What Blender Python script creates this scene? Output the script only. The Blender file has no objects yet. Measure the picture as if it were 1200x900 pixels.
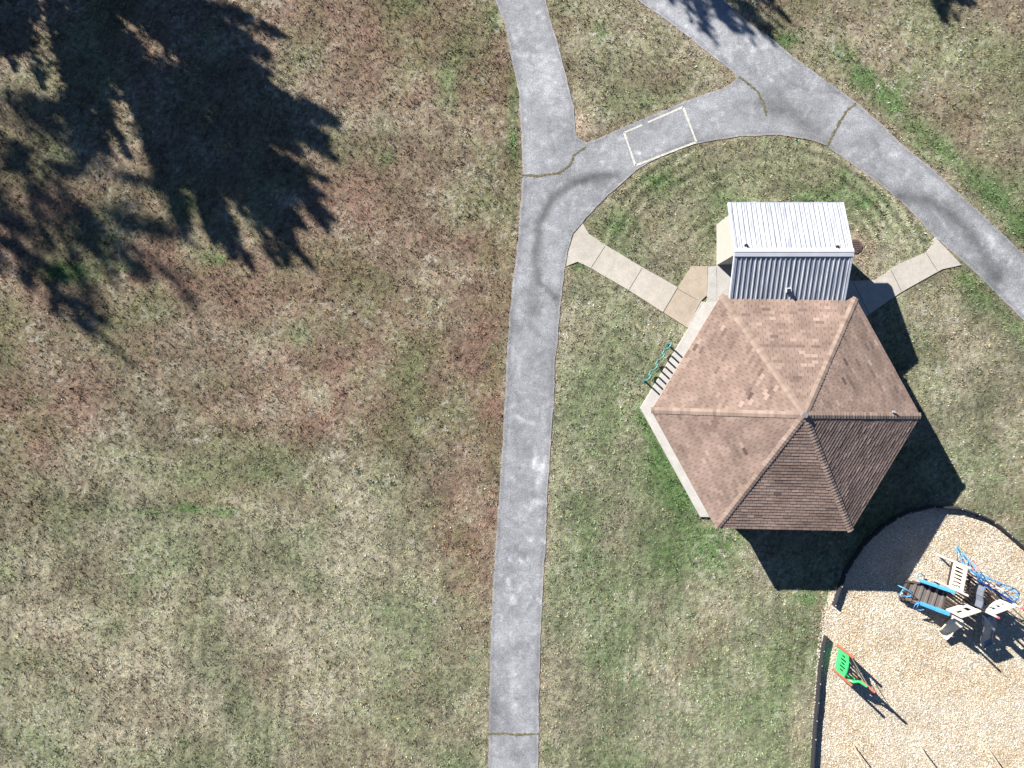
import bpy, math, random
import numpy as np
from mathutils import Vector, Matrix
from mathutils.geometry import delaunay_2d_cdt
random.seed(7); rng = np.random.default_rng(11)
C = bpy.context.scene.collection
H = 33.33; K = 25.0
def W(px, py, z=0.0):
    s = (H-z)/H/K
    return Vector(((px-600)*s, (450-py)*s, z))
def Q(zx, zy, z=0.0):                        # play structure close-up coordinates
    return W(1040+zx/5.625, 630+zy/5.625, z)
def G(zx, zy, z=0.0):                        # climber close-up coordinates
    return W(960+zx/7.5, 740+zy/7.5, z)
SUN_EL = math.radians(28.5)
SH = Vector((0.727, -0.687, 0))              # direction shadows fall
# ------------------------------------------------------------ noise
def vnoise(x, y, seed=0):
    xi = np.floor(x).astype(np.int64); yi = np.floor(y).astype(np.int64)
    xf = x-xi; yf = y-yi
    xf = xf*xf*(3-2*xf); yf = yf*yf*(3-2*yf)
    def h(a, b):
        n = (a*374761393 + b*668265263 + seed*974634777) & 0x7fffffff
        n = ((n ^ (n >> 13))*1274126177) & 0x7fffffff
        n = (n ^ (n >> 16)) & 0xffff
        return n/65535.0
    return (h(xi,yi)*(1-xf)+h(xi+1,yi)*xf)*(1-yf)+(h(xi,yi+1)*(1-xf)+h(xi+1,yi+1)*xf)*yf
def fbm(x, y, s, oct=4, seed=0, gain=0.55):
    t = 0; a = 1; tot = 0
    for o in range(oct):
        t = t+a*vnoise(x/s+13.7*o, y/s-7.1*o, seed+o); tot += a; a *= gain; s /= 2.03
    return t/tot
def sst(a, b, x):
    t = np.clip((x-a)/(b-a), 0, 1); return t*t*(3-2*t)
def polydist(px, py, pts):
    d = np.full(px.shape, 1e9)
    for (ax, ay), (bx, by) in zip(pts[:-1], pts[1:]):
        vx, vy = bx-ax, by-ay
        t = np.clip(((px-ax)*vx+(py-ay)*vy)/(vx*vx+vy*vy), 0, 1)
        d = np.minimum(d, np.hypot(px-ax-t*vx, py-ay-t*vy))
    return d
def inpoly(px, py, poly):
    ins = np.zeros(px.shape, bool); n = len(poly)
    for i in range(n):
        x1, y1 = poly[i]; x2, y2 = poly[(i+1) % n]
        if y1 == y2: continue
        c = ((y1 > py) != (y2 > py)) & (px < (x2-x1)*(py-y1)/(y2-y1)+x1)
        ins ^= c
    return ins
# ------------------------------------------------------------ object helpers
def tag(o, label=None, cat=None, group=None, kind=None):
    if label: o['label'] = label
    if cat: o['category'] = cat
    if group: o['group'] = group
    if kind: o['kind'] = kind
    return o
def thing(name, label, cat, loc, group=None):
    o = bpy.data.objects.new(name, None); C.objects.link(o); o.location = loc
    o.empty_display_size = 0.3
    return tag(o, label, cat, group)
def link(name, me, mat, parent=None):
    o = bpy.data.objects.new(name, me); C.objects.link(o)
    if mat: me.materials.append(mat)
    if parent:
        o.parent = parent
        root = parent
        off = Vector((0,0,0))
        while root: off += root.location; root = root.parent
        o.location = -off if not parent.parent else Vector((0,0,0))
    return o
class MB:
    def __init__(s): s.v = []; s.f = []; s.a = []
    def quad(s, pts, a=0.5):
        n = len(s.v); s.v += [tuple(p) for p in pts]; s.f.append(tuple(range(n, n+len(pts)))); s.a.append(a)
    def prism(s, poly, z0, z1, a=0.5):        # poly: list of (x,y), any order
        ar = sum(poly[i][0]*poly[(i+1)%len(poly)][1]-poly[(i+1)%len(poly)][0]*poly[i][1] for i in range(len(poly)))
        if ar < 0: poly = poly[::-1]
        n = len(poly)
        s.quad([(p[0],p[1],z1) for p in poly], a); s.quad([(p[0],p[1],z0) for p in poly[::-1]], a)
        for i in range(n):
            p, q = poly[i], poly[(i+1)%n]
            s.quad([(p[0],p[1],z0),(q[0],q[1],z0),(q[0],q[1],z1),(p[0],p[1],z1)], a)
        return s
    def beam(s, p, q, w, h, up=Vector((0,0,1)), a=0.5):   # box from p to q, w sideways, h along up
        p = Vector(p); q = Vector(q); d = (q-p).normalized()
        sd = d.cross(up)
        if sd.length < 1e-4: sd = d.cross(Vector((1,0,0)))
        sd.normalize(); u = sd.cross(d).normalized()
        c = []
        for e in (p, q):
            for i, j in ((-1,-1),(1,-1),(1,1),(-1,1)): c.append(e+sd*w/2*i+u*h/2*j)
        F = [(0,1,2,3),(7,6,5,4),(0,4,5,1),(1,5,6,2),(2,6,7,3),(3,7,4,0)]
        n = len(s.v); s.v += [tuple(x) for x in c]
        for f in F: s.f.append(tuple(n+k for k in f)); s.a.append(a)
        return s
    def tube(s, pts, r, seg=8, r2=None, a=0.5, closed=False):
        pts = [Vector(p) for p in pts]
        if closed: pts = pts+[pts[0]]
        m = len(pts); n0 = len(s.v)
        prev = None
        for i, p in enumerate(pts):
            d = (pts[min(i+1,m-1)]-pts[max(i-1,0)])
            d = d.normalized() if d.length > 1e-6 else Vector((0,0,1))
            if prev is None:
                x = d.cross(Vector((0,0,1)))
                if x.length < 1e-3: x = d.cross(Vector((1,0,0)))
            else: x = prev-d*prev.dot(d)
            x.normalize(); prev = x; y = d.cross(x)
            rr = r if r2 is None else r+(r2-r)*i/(m-1)
            for k in range(seg):
                t = 2*math.pi*k/seg
                s.v.append(tuple(p+x*math.cos(t)*rr+y*math.sin(t)*rr))
        for i in range(m-1):
            for k in range(seg):
                a0 = n0+i*seg+k; a1 = n0+i*seg+(k+1)%seg
                s.f.append((a0,a1,a1+seg,a0+seg)); s.a.append(a)
        s.f.append(tuple(n0+k for k in range(seg))[::-1]); s.a.append(a)
        s.f.append(tuple(n0+(m-1)*seg+k for k in range(seg))); s.a.append(a)
        return s
    def disc(s, c, r, z0, z1, seg=24, a=0.5):
        return s.prism([(c[0]+r*math.cos(2*math.pi*k/seg), c[1]+r*math.sin(2*math.pi*k/seg)) for k in range(seg)], z0, z1, a)
    def build(s, name, mat, parent=None, smooth=False, bevel=0):
        me = bpy.data.meshes.new(name); me.from_pydata(s.v, [], s.f); me.update()
        at = me.attributes.new('rnd', 'FLOAT', 'FACE'); at.data.foreach_set('value', s.a)
        if smooth: me.polygons.foreach_set('use_smooth', [True]*len(me.polygons)); me.update()
        o = link(name, me, mat, parent)
        if bevel:
            b = o.modifiers.new('bevel', 'BEVEL'); b.width = bevel; b.segments = 2; b.limit_method = 'ANGLE'
        return o
def npmesh(name, verts, tris, n=3):
    me = bpy.data.meshes.new(name)
    nv = len(verts); nf = len(tris)
    me.vertices.add(nv); me.vertices.foreach_set('co', np.asarray(verts, np.float32).ravel())
    me.loops.add(nf*n); me.loops.foreach_set('vertex_index', np.asarray(tris, np.int32).ravel())
    me.polygons.add(nf); me.polygons.foreach_set('loop_start', np.arange(0, nf*n, n, dtype=np.int32))
    me.update(calc_edges=True); me.validate()
    return me
def setcol(me, col, dom='POINT', name='tint'):
    at = me.attributes.new(name, 'FLOAT_COLOR', dom)
    c = np.ones((len(col), 4), np.float32); c[:, :3] = col
    at.data.foreach_set('color', c.ravel())
# ------------------------------------------------------------ materials
def newmat(name):
    m = bpy.data.materials.new(name); m.use_nodes = True
    nt = m.node_tree; b = nt.nodes['Principled BSDF']
    return m, nt, b
def simple(name, col, rough=0.6, metal=0.0, var=0.15, scale=6.0, bump=0.0, bscale=60.0, spec=0.4):
    m, nt, b = newmat(name); N = nt.nodes; L = nt.links
    tc = N.new('ShaderNodeNewGeometry')
    nz = N.new('ShaderNodeTexNoise'); nz.inputs['Scale'].default_value = scale; nz.inputs['Detail'].default_value = 6
    L.new(tc.outputs['Position'], nz.inputs['Vector'])
    r = N.new('ShaderNodeValToRGB')
    r.color_ramp.elements[0].position = 0.3; r.color_ramp.elements[1].position = 0.7
    r.color_ramp.elements[0].color = (*[c*(1-var) for c in col], 1)
    r.color_ramp.elements[1].color = (*[min(1, c*(1+var)) for c in col], 1)
    L.new(nz.outputs['Fac'], r.inputs['Fac']); L.new(r.outputs['Color'], b.inputs['Base Color'])
    b.inputs['Roughness'].default_value = rough; b.inputs['Metallic'].default_value = metal
    b.inputs['Specular IOR Level'].default_value = spec
    if bump:
        n2 = N.new('ShaderNodeTexNoise'); n2.inputs['Scale'].default_value = bscale; n2.inputs['Detail'].default_value = 4
        L.new(tc.outputs['Position'], n2.inputs['Vector'])
        bp = N.new('ShaderNodeBump'); bp.inputs['Strength'].default_value = bump; bp.inputs['Distance'].default_value = 0.02
        L.new(n2.outputs['Fac'], bp.inputs['Height']); L.new(bp.outputs['Normal'], b.inputs['Normal'])
    return m
def tinted(name, rough=0.9, fine=(( 25, .35),), bump=0.6, bscale=22, bdist=0.04, spec=0.1, rnd=0.0):
    """base colour = attribute 'tint' x fine noises (+ per-face random)"""
    m, nt, b = newmat(name); N = nt.nodes; L = nt.links
    g = N.new('ShaderNodeNewGeometry')
    at = N.new('ShaderNodeAttribute'); at.attribute_name = 'tint'
    cur = at.outputs['Color']
    for sc, amt in fine:
        nz = N.new('ShaderNodeTexNoise'); nz.inputs['Scale'].default_value = sc; nz.inputs['Detail'].default_value = 3
        nz.inputs['Roughness'].default_value = 0.65
        L.new(g.outputs['Position'], nz.inputs['Vector'])
        mr = N.new('ShaderNodeMapRange'); mr.inputs['From Min'].default_value = 0.3; mr.inputs['From Max'].default_value = 0.7
        mr.inputs['To Min'].default_value = 1-amt; mr.inputs['To Max'].default_value = 1+amt
        L.new(nz.outputs['Fac'], mr.inputs['Value'])
        vm = N.new('ShaderNodeVectorMath'); vm.operation = 'SCALE'
        L.new(cur, vm.inputs[0]); L.new(mr.outputs['Result'], vm.inputs['Scale']); cur = vm.outputs['Vector']
    L.new(cur, b.inputs['Base Color'])
    b.inputs['Roughness'].default_value = rough; b.inputs['Specular IOR Level'].default_value = spec
    if bump:
        n2 = N.new('ShaderNodeTexNoise'); n2.inputs['Scale'].default_value = bscale; n2.inputs['Detail'].default_value = 5
        n2.inputs['Roughness'].default_value = 0.7
        L.new(g.outputs['Position'], n2.inputs['Vector'])
        bp = N.new('ShaderNodeBump'); bp.inputs['Strength'].default_value = bump; bp.inputs['Distance'].default_value = bdist
        L.new(n2.outputs['Fac'], bp.inputs['Height']); L.new(bp.outputs['Normal'], b.inputs['Normal'])
    return m
def rndramp(name, stops, rough=0.85, big=0.15, bigscale=0.8, bump=0.3, bscale=90):
    m, nt, b = newmat(name); N = nt.nodes; L = nt.links
    g = N.new('ShaderNodeNewGeometry')
    at = N.new('ShaderNodeAttribute'); at.attribute_name = 'rnd'
    r = N.new('ShaderNodeValToRGB'); cr = r.color_ramp
    while len(cr.elements) < len(stops): cr.elements.new(0.5)
    for e, (p, c) in zip(cr.elements, stops): e.position = p; e.color = (*c, 1)
    L.new(at.outputs['Fac'], r.inputs['Fac'])
    nz = N.new('ShaderNodeTexNoise'); nz.inputs['Scale'].default_value = bigscale; nz.inputs['Detail'].default_value = 8
    L.new(g.outputs['Position'], nz.inputs['Vector'])
    mr = N.new('ShaderNodeMapRange'); mr.inputs['From Min'].default_value = 0.3; mr.inputs['From Max'].default_value = 0.7
    mr.inputs['To Min'].default_value = 1-big; mr.inputs['To Max'].default_value = 1+big
    L.new(nz.outputs['Fac'], mr.inputs['Value'])
    n3 = N.new('ShaderNodeTexNoise'); n3.inputs['Scale'].default_value = bscale; n3.inputs['Detail'].default_value = 3
    L.new(g.outputs['Position'], n3.inputs['Vector'])
    m3 = N.new('ShaderNodeMapRange'); m3.inputs['From Min'].default_value = 0.3; m3.inputs['From Max'].default_value = 0.7
    m3.inputs['To Min'].default_value = .85; m3.inputs['To Max'].default_value = 1.15
    L.new(n3.outputs['Fac'], m3.inputs['Value'])
    mm = N.new('ShaderNodeMath'); mm.operation = 'MULTIPLY'; L.new(mr.outputs[0], mm.inputs[0]); L.new(m3.outputs[0], mm.inputs[1])
    vm = N.new('ShaderNodeVectorMath'); vm.operation = 'SCALE'
    L.new(r.outputs['Color'], vm.inputs[0]); L.new(mm.outputs[0], vm.inputs['Scale'])
    L.new(vm.outputs['Vector'], b.inputs['Base Color'])
    b.inputs['Roughness'].default_value = rough; b.inputs['Specular IOR Level'].default_value = 0.2
    if bump:
        bp = N.new('ShaderNodeBump'); bp.inputs['Strength'].default_value = bump; bp.inputs['Distance'].default_value = 0.01
        L.new(n3.outputs['Fac'], bp.inputs['Height']); L.new(bp.outputs['Normal'], b.inputs['Normal'])
    return m
M = {}
M['grass'] = tinted('lawn_soil', fine=((9, .15), (26, .30)), bump=1.0, bscale=22, bdist=0.06)
M['blade'] = tinted('grass_blades', fine=(), bump=0)
M['asphalt'] = tinted('asphalt', rough=0.85, fine=((3, .06), (9, .14), (20, .34), (42, .30)), bump=0.5, bscale=60, bdist=0.008, spec=0.2)
M['concrete'] = tinted('concrete', rough=0.85, fine=((2.2, .09), (12, .09), (50, .10)), bump=0.3, bscale=70, bdist=0.006, spec=0.2)
M['chipbed'] = tinted('chip_bed', fine=((8, .12), (30, .35)), bump=1.0, bscale=22, bdist=0.05)
M['chips'] = rndramp('wood_chips', [(0,(.20,.145,.09)),(.25,(.40,.32,.225)),(.6,(.54,.47,.365)),(1,(.76,.72,.63))], big=.16, bump=0)
M['shingle'] = rndramp('shingles', [(0,(.11,.078,.066)),(.3,(.200,.142,.116)),(.7,(.262,.190,.155)),(.93,(.32,.238,.196)),(1,(.38,.31,.265))], big=.22, bigscale=.9)
M['cap'] = rndramp('cap_shingles', [(0,(.20,.145,.115)),(1,(.33,.25,.205))], big=.1)
M['fascia'] = simple('fascia', (.30,.235,.20), .7)
M['wood'] = simple('stained_wood', (.14,.085,.05), .75, bump=.2)
M['paint'] = simple('worn_paint', (.50,.48,.42), .8, var=.25, scale=9)
M['stucco'] = simple('cream_wall', (.35,.325,.285), .9, var=.06, bump=.3, bscale=80)
M['door'] = simple('brown_door', (.09,.06,.045), .6)
M['cream'] = simple('cream_plastic', (.62,.55,.44), .45, var=.05)
M['pinkpost'] = simple('faded_post', (.55,.42,.40), .5, var=.10, scale=3)
M['capred'] = simple('pink_cap', (.50,.12,.14), .5)
M['blue'] = simple('blue_plastic', (.035,.20,.44), .4, var=.1)
M['skyblue'] = simple('blue_tube', (.07,.26,.50), .4, var=.15)
M['deepblue'] = simple('deep_blue_plate', (.015,.05,.24), .4)
M['slide'] = simple('slate_slide', (.14,.155,.195), .28, var=.1, spec=.5)
M['deck'] = simple('deck_brown', (.055,.042,.038), .6)
M['tread'] = simple('tread_taupe', (.16,.14,.13), .7)
M['green'] = simple('green_plastic', (.045,.40,.13), .4, var=.08)
M['redpost'] = simple('terracotta_post', (.31,.09,.06), .5, var=.12)
M['border'] = simple('black_border', (.022,.022,.027), .7, var=.3, scale=12)
M['pin'] = simple('pale_pin', (.5,.5,.5), .5)
M['teal'] = simple('teal_tube', (.07,.20,.18), .4, var=.25, scale=14)
M['galv'] = simple('galvanised', (.36,.32,.26), .5, .3)
M['iron'] = simple('rusty_iron', (.085,.055,.047), .8, var=.3, scale=14, bump=.3)
M['vent'] = simple('vent_dark', (.02,.02,.025), .6)
M['bark'] = simple('bark', (.11,.085,.065), .9, bump=.5, bscale=14)
M['leaf'] = simple('foliage', (.045,.065,.025), .8, var=.4, scale=2)
# metal roof: off white sheet with rust freckles and grime
def metalroof():
    m, nt, b = newmat('white_metal_roof'); N = nt.nodes; L = nt.links
    g = N.new('ShaderNodeNewGeometry')
    mp = N.new('ShaderNodeMapping'); mp.inputs['Scale'].default_value = (14, 1.0, 1.0)
    L.new(g.outputs['Position'], mp.inputs['Vector'])
    nz = N.new('ShaderNodeTexNoise'); nz.inputs['Scale'].default_value = 1.0; nz.inputs['Detail'].default_value = 6
    L.new(mp.outputs['Vector'], nz.inputs['Vector'])
    r = N.new('ShaderNodeValToRGB'); r.color_ramp.elements[0].position = .36; r.color_ramp.elements[1].position = .60
    r.color_ramp.elements[0].color = (.25,.265,.30,1); r.color_ramp.elements[1].color = (.43,.45,.48,1)
    L.new(nz.outputs['Fac'], r.inputs['Fac'])
    n2 = N.new('ShaderNodeTexNoise'); n2.inputs['Scale'].default_value = 12; n2.inputs['Detail'].default_value = 6
    L.new(g.outputs['Position'], n2.inputs['Vector'])
    r2 = N.new('ShaderNodeValToRGB'); r2.color_ramp.elements[0].position = .66; r2.color_ramp.elements[1].position = .74
    L.new(n2.outputs['Fac'], r2.inputs['Fac'])
    mx = N.new('ShaderNodeMix'); mx.data_type = 'RGBA'; mx.inputs[7].default_value = (.30,.24,.20,1)
    L.new(r2.outputs['Color'], mx.inputs[0]); L.new(r.outputs['Color'], mx.inputs[6])
    L.new(mx.outputs[2], b.inputs['Base Color'])
    b.inputs['Roughness'].default_value = .42; b.inputs['Metallic'].default_value = .15
    return m
M['metal'] = metalroof()
M['trim'] = simple('pale_trim', (.46,.49,.55), .5, var=.1, scale=5)

# ------------------------------------------------------------ outlines (photo units at ground level)
PATH = [(581,0),(592.5,32),(601,75),(607.5,107),(611,162),(612.5,206),(609,253),(605,303),(599,350),(594,414),(591,487),(587,548),
 (583,607),(579.5,658),(575,740),(574,809),(572,898),(567,1100),(560,1500),(622,1500),(628,1100),(631,897),(631.5,820),(634,740),(637.5,660),(639,647),(642,567),(646,513),
 (648.7,473),(651,420),(653.6,398),(656,364),(660.5,325),(665,295),(672,273),(687,256),(699,242),(713,228),(725,218),(745,200),(772,184),
 (790,176),(810,170),(840,164),(870,159.5),(903,158),(925,159.5),(939,162),(956,166),(969,171),(990,187),(1013,203),(1032,217),(1050,231),(1073,253),(1095,277),(1113,293),
 (1132,309),(1171,347),(1200,375.5),(1290,465),(1420,560),(1700,680),(1730,600),(1450,470),(1310,385),(1200,298),(1167,267),(1147,248),(1122,225),
 (1095,200),(1062,174),(1033,145),(1003,120),(968,95),(933,69),(905,46),(879,28),(850,0),(815,-40),(790,-90),(780,-160),(778,-330),(710,-330),(708,-150),(712,-80),(722,-30),(747,0),(772,17),(800,37.5),
 (827,60),(850,77),(861,86),(862,92),(855,99),(840,106),(825,111),(804,118),(782,127.5),(735,147),(710,159),(697,164),(687,166.5),(678,162),(674,155),(672.5,125),(666,100),(656,60),
 (646,27),(640,0),(622,-60),(590,-160),(520,-330),(455,-330),(530,-160),(563,-60)]
WALK_L = [(683,262),(690,274),(710,287.6),(752.5,313),(794,336.5),(777,366),(736.6,340),(692.6,314.5),(676.7,306.7),(663.5,312),(666,296),(673,274)]
APRON = [(794.6,336.8),(810,312),(829,312),(828,346),(821,353),(805,384),(777.6,366.2)]
STEP1 = [(829.5,312.5),(839.5,312),(839.5,355),(828.8,354),(828.5,347)]
STEP2 = [(822,353.5),(836,356),(808,388),(805.5,383.5)]
WALK_R = [(1095.5,277.5),(1091,288),(1085.5,295.5),(1056.7,308),(1025.5,328),(976,330),(976,392),(1004,378),(1056.7,342),(1104,315.6),(1126.7,310.5),(1112,295)]
SHEDPAD = [(839.8,262.5),(975.5,262.5),(975.5,392),(839.8,392)]
HC = Vector((11.8,-1.25)); ROT = math.radians(-1.2)
def hexpts(R, n=6): return [(HC.x+R*math.cos(ROT+math.pi/3*k), HC.y+R*math.sin(ROT+math.pi/3*k)) for k in range(n)]
SLAB = hexpts(5.80)
SLABPX = [(600+x*K, 450-y*K) for x, y in SLAB]
PLAY = [(1300,760),(1262,690),(1230,660),(1200,644),(1180,625),(1161,611),(1122,596),(1090,593.5),(1061.6,600.6),(1033,617),(1009,641.5),(988.5,673.5),(984,688),
 (972,694),(968,712),(963,745),(961,779),(957.7,822),(954,865),(951.6,900),(948,960),(950,1080),(1010,1150),(1290,1150)]
MAN = (1001.5,288.5)
def wp(poly): return [tuple(W(x, y).xy) for x, y in poly]
# ------------------------------------------------------------ ground colours
BROWN = np.array([.172,.112,.084]); STRAW = np.array([.262,.240,.170]); OLIVE = np.array([.120,.120,.080]); GREEN = np.array([.062,.125,.038]); BARE = np.array([.265,.215,.155]); DARKB = np.array([.075,.055,.04])
def lawn(px, py):
    n1 = fbm(px, py, 150, 4, 3); n2 = fbm(px, py, 46, 4, 9); n3 = fbm(px, py, 15, 3, 21); n4 = fbm(px, py, 6, 3, 33)
    left = sst(640, 600, px)*1.0
    low = sst(470, 700, py+(n1-.5)*260)
    S = left*(.10+.55*low)+(1-left)*.56+.35*np.exp(-((px-905)/60)**2-((py-830)/90)**2)+.25*np.exp(-((px-690)/50)**2-((py-400)/60)**2)
    S = S+(n2-.5)*1.0+(fbm(px,py,100,3,88)-.5)*.6+(n3-.5)*.7
    upr = (1-left)*sst(300, 180, py)
    B = left*(.78-.60*low)+(1-left)*(.22+.42*upr)
    B = B+left*.5*np.exp(-((px-565-(py-600)*-.05)/26)**2)*sst(800,730,py)*sst(330,450,py)
    B = B+(fbm(px,py,80,4,61)-.5)*1.0+(n4-.5)*.5
    core = sst(640,650,px)*sst(1000,960,px)*sst(280,330,py)
    ring = sst(690,715,px)*sst(1110,1080,px)*sst(345,310,py)*sst(165,175,py)
    B = B-core*.28-ring*.30; S = S+ring*.10
    for cx, cy, sx, sy, a in ((826,752,24,30,1.3),(716,640,20,12,.6),(800,800,30,30,.35),(255,578,60,16,.6),(525,650,40,70,.35),(1110,50,60,30,.35),(760,262,20,16,.5),(60,780,60,50,.2)):
        B = B+a*np.exp(-((px-cx)/sx)**2-((py-cy)/sy)**2)
    Gn = .10+(1-left)*.10+(fbm(px,py,60,4,77)-.45)*1.15+(n4-.5)*.5
    Gn = Gn+core*.05
    pat = [(75,318,26,11,1.1),(150,312,18,8,.5),(606,60,10,70,.7),(603,160,8,40,.6),(525,100,14,30,.5),(455,185,12,9,.5),(585,25,14,22,.7),
     (220,596,18,6,.7),(268,601,14,6,.8),(170,600,25,5,.4),(255,303,14,8,.6),(350,390,14,14,.4),(780,530,26,34,1.0),(800,580,22,22,.8),(758,492,12,14,.8),(770,440,16,16,.5),
     (700,500,26,60,.35),(690,640,20,70,.3),(820,640,40,30,.5),(770,215,30,16,.6),(735,262,26,18,.5),(965,230,60,14,.4),(865,240,30,14,.3),(800,335,14,10,.4),(676,311,8,6,.9),(794,128,12,6,.5),(705,36,14,14,.5),
     (1160,220,30,26,.5),(920,47,14,10,.7),(1010,90,14,14,.7),(1050,110,20,22,.5),(1195,270,16,16,.8),(880,600,20,12,.6),(950,700,16,10,1.0),(990,205,8,14,.4),(1140,350,14,20,.5),(640,880,8,14,.5),(1060,210,14,8,.3),(500,760,8,30,.2),(1012,238,8,5,.7),(345,560,30,14,.25)]
    for cx, cy, sx, sy, a in pat:
        Gn = Gn+a*np.exp(-((px-cx)/sx)**2-((py-cy)/sy)**2)*(.55+.9*n3)
    Gn = Gn+.55*np.exp(-(polydist(px,py,[(985,60),(1045,125),(1110,180),(1200,262),(1290,330)])/13)**2)*(.4+n2)
    Gn = Gn+.35*np.exp(-(polydist(px,py,[(1128,325),(1170,365),(1200,395)])/10)**2)
    # mowing marks
    r = np.hypot((px-893), (py-362)); arc = np.sin(r/2.25+n2*1.6)*sst(100,118,r)*sst(225,205,r)*sst(350,330,py)*sst(690,700,px)*sst(.30,.60,fbm(px,py,34,3,66))
    S = S+arc*.24*sst(300,235,py)
    r2 = np.hypot(px-905, py-490); arc2 = np.sin(r2/2.6+n2*2)*sst(215,260,px-600)*sst(130,180,r2)*sst(340,270,r2)*sst(300,340,py)
    st = np.sin((px+(py-500)*.06)/2.6+n2*3)*sst(520,700,py)*.16*sst(.35,.6,fbm(px,py,50,3,67)); S = S+st
    S = S+np.sin((px*.55+py*.83)/8.0+n1*8)*.06*left
    # traffic scars and the trodden verge
    for l, w, a in (([(395,560),(455,600),(500,720)],14,.3),([(360,455),(385,470)],12,.5),([(345,380),(352,410)],10,.5),([(770,860),(830,800),(850,700)],34,.25),([(90,540),(130,530)],12,.5),([(690,320),(720,350)],18,.4),([(662,400),(655,470),(648,560),(640,900)],8,.9),([(1000,150),(1050,190)],9,.3),
                    ([(560,760),(566,900)],8,.5),([(380,640),(470,760)],30,.25),([(370,250),(470,330),(560,330)],5,.25)):
        S = S+a*np.exp(-(polydist(px,py,l)/w)**2)*(.5+n3)
    S = np.clip(S,0,1)[...,None]; B = np.clip(B,0,1)[...,None]; Gn = np.clip(Gn,0,1)[...,None]
    c = OLIVE*(1-B)+BROWN*B
    c = c*(1-S*.75)+STRAW*S*.75
    c = c*(1-Gn*.8)+GREEN*Gn*.8
    edge = polydist(px, py, PATH+[PATH[0]])
    e = (np.exp(-(edge/4.5)**2)*sst(.35,.6,n2+.1*n3)*.75)[...,None]
    c = c*(1-e)+(BARE*.75)*e
    wl = [(678,147,12,15,1.9),(672,168,6,6,.9),(1003,290,20,18,1.5),(665,320,7,14,.6),(962,705,6,30,.6),(935,860,8,60,.35),(850,108,9,6,.5),(1180,612,26,8,.5),(615,190,5,30,.3),(590,360,5,60,.3),(828,612,7,5,.6),(1120,590,30,6,.4)]
    for cx, cy, sx, sy, a in wl:
        k = (a*np.clip(np.exp(-((px-cx)/sx)**2-((py-cy)/sy)**2)*(.4+1.1*n3),0,1))[...,None]
        c = c*(1-k)+BARE*k
    n5 = fbm(px, py, 2.3, 2, 55)
    c = c*(.80+.40*n2[...,None])*(.70+.60*n4[...,None])*(.66+.68*sst(.15,.85,n5))[...,None]
    white = (sst(.60,.80,fbm(px,py,4,2,91))*.55*sst(.40,.65,n2+(n1-.5)*.3))[...,None]
    c = c*(1-white)+np.array([.36,.34,.29])*white
    c = c*(1+.30*arc*sst(320,250,py)+.05*arc*sst(980,1010,px)+.35*st)[...,None]
    return np.clip(c*1.18, .01, 1)
def outfar(px, py):  # fade detail to the plain lawn far from the place
    return np.maximum(np.abs(px-600)/1200, np.abs(py-450)/1200)
# non uniform single sheet
def axis(half, step):
    a = list(np.arange(-half, half+1e-6, step)); s = step; x = half
    while x < 900: s *= 1.22; x += s; a.append(x); a.insert(0, -x)
    return np.array(a)
ax = axis(30, .085); ay = axis(23.5, .085)
X, Y = np.meshgrid(ax, ay)
PX, PY = 600+X*K, 450-Y*K
Z = -0.016-0.0+(fbm(PX,PY,4.5,2,5)-.5)*.022
far = sst(1.0, 6.0, outfar(PX,PY)); Z = Z*(1-far)-.05*far+far*(fbm(PX,PY,2500,3,8)-.5)*1.2
V = np.stack([X,Y,Z],-1).reshape(-1,3)
ny, nx = X.shape
i0 = (np.arange(ny-1)[:,None]*nx+np.arange(nx-1)[None,:]).ravel()
me = npmesh('ground', V, np.stack([i0,i0+1,i0+1+nx,i0+nx],-1), 4)
setcol(me, lawn(PX.ravel(), PY.ravel()))
me.polygons.foreach_set('use_smooth', [True]*len(me.polygons))
ground = tag(link('ground', me, M['grass']), kind='structure')
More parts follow.
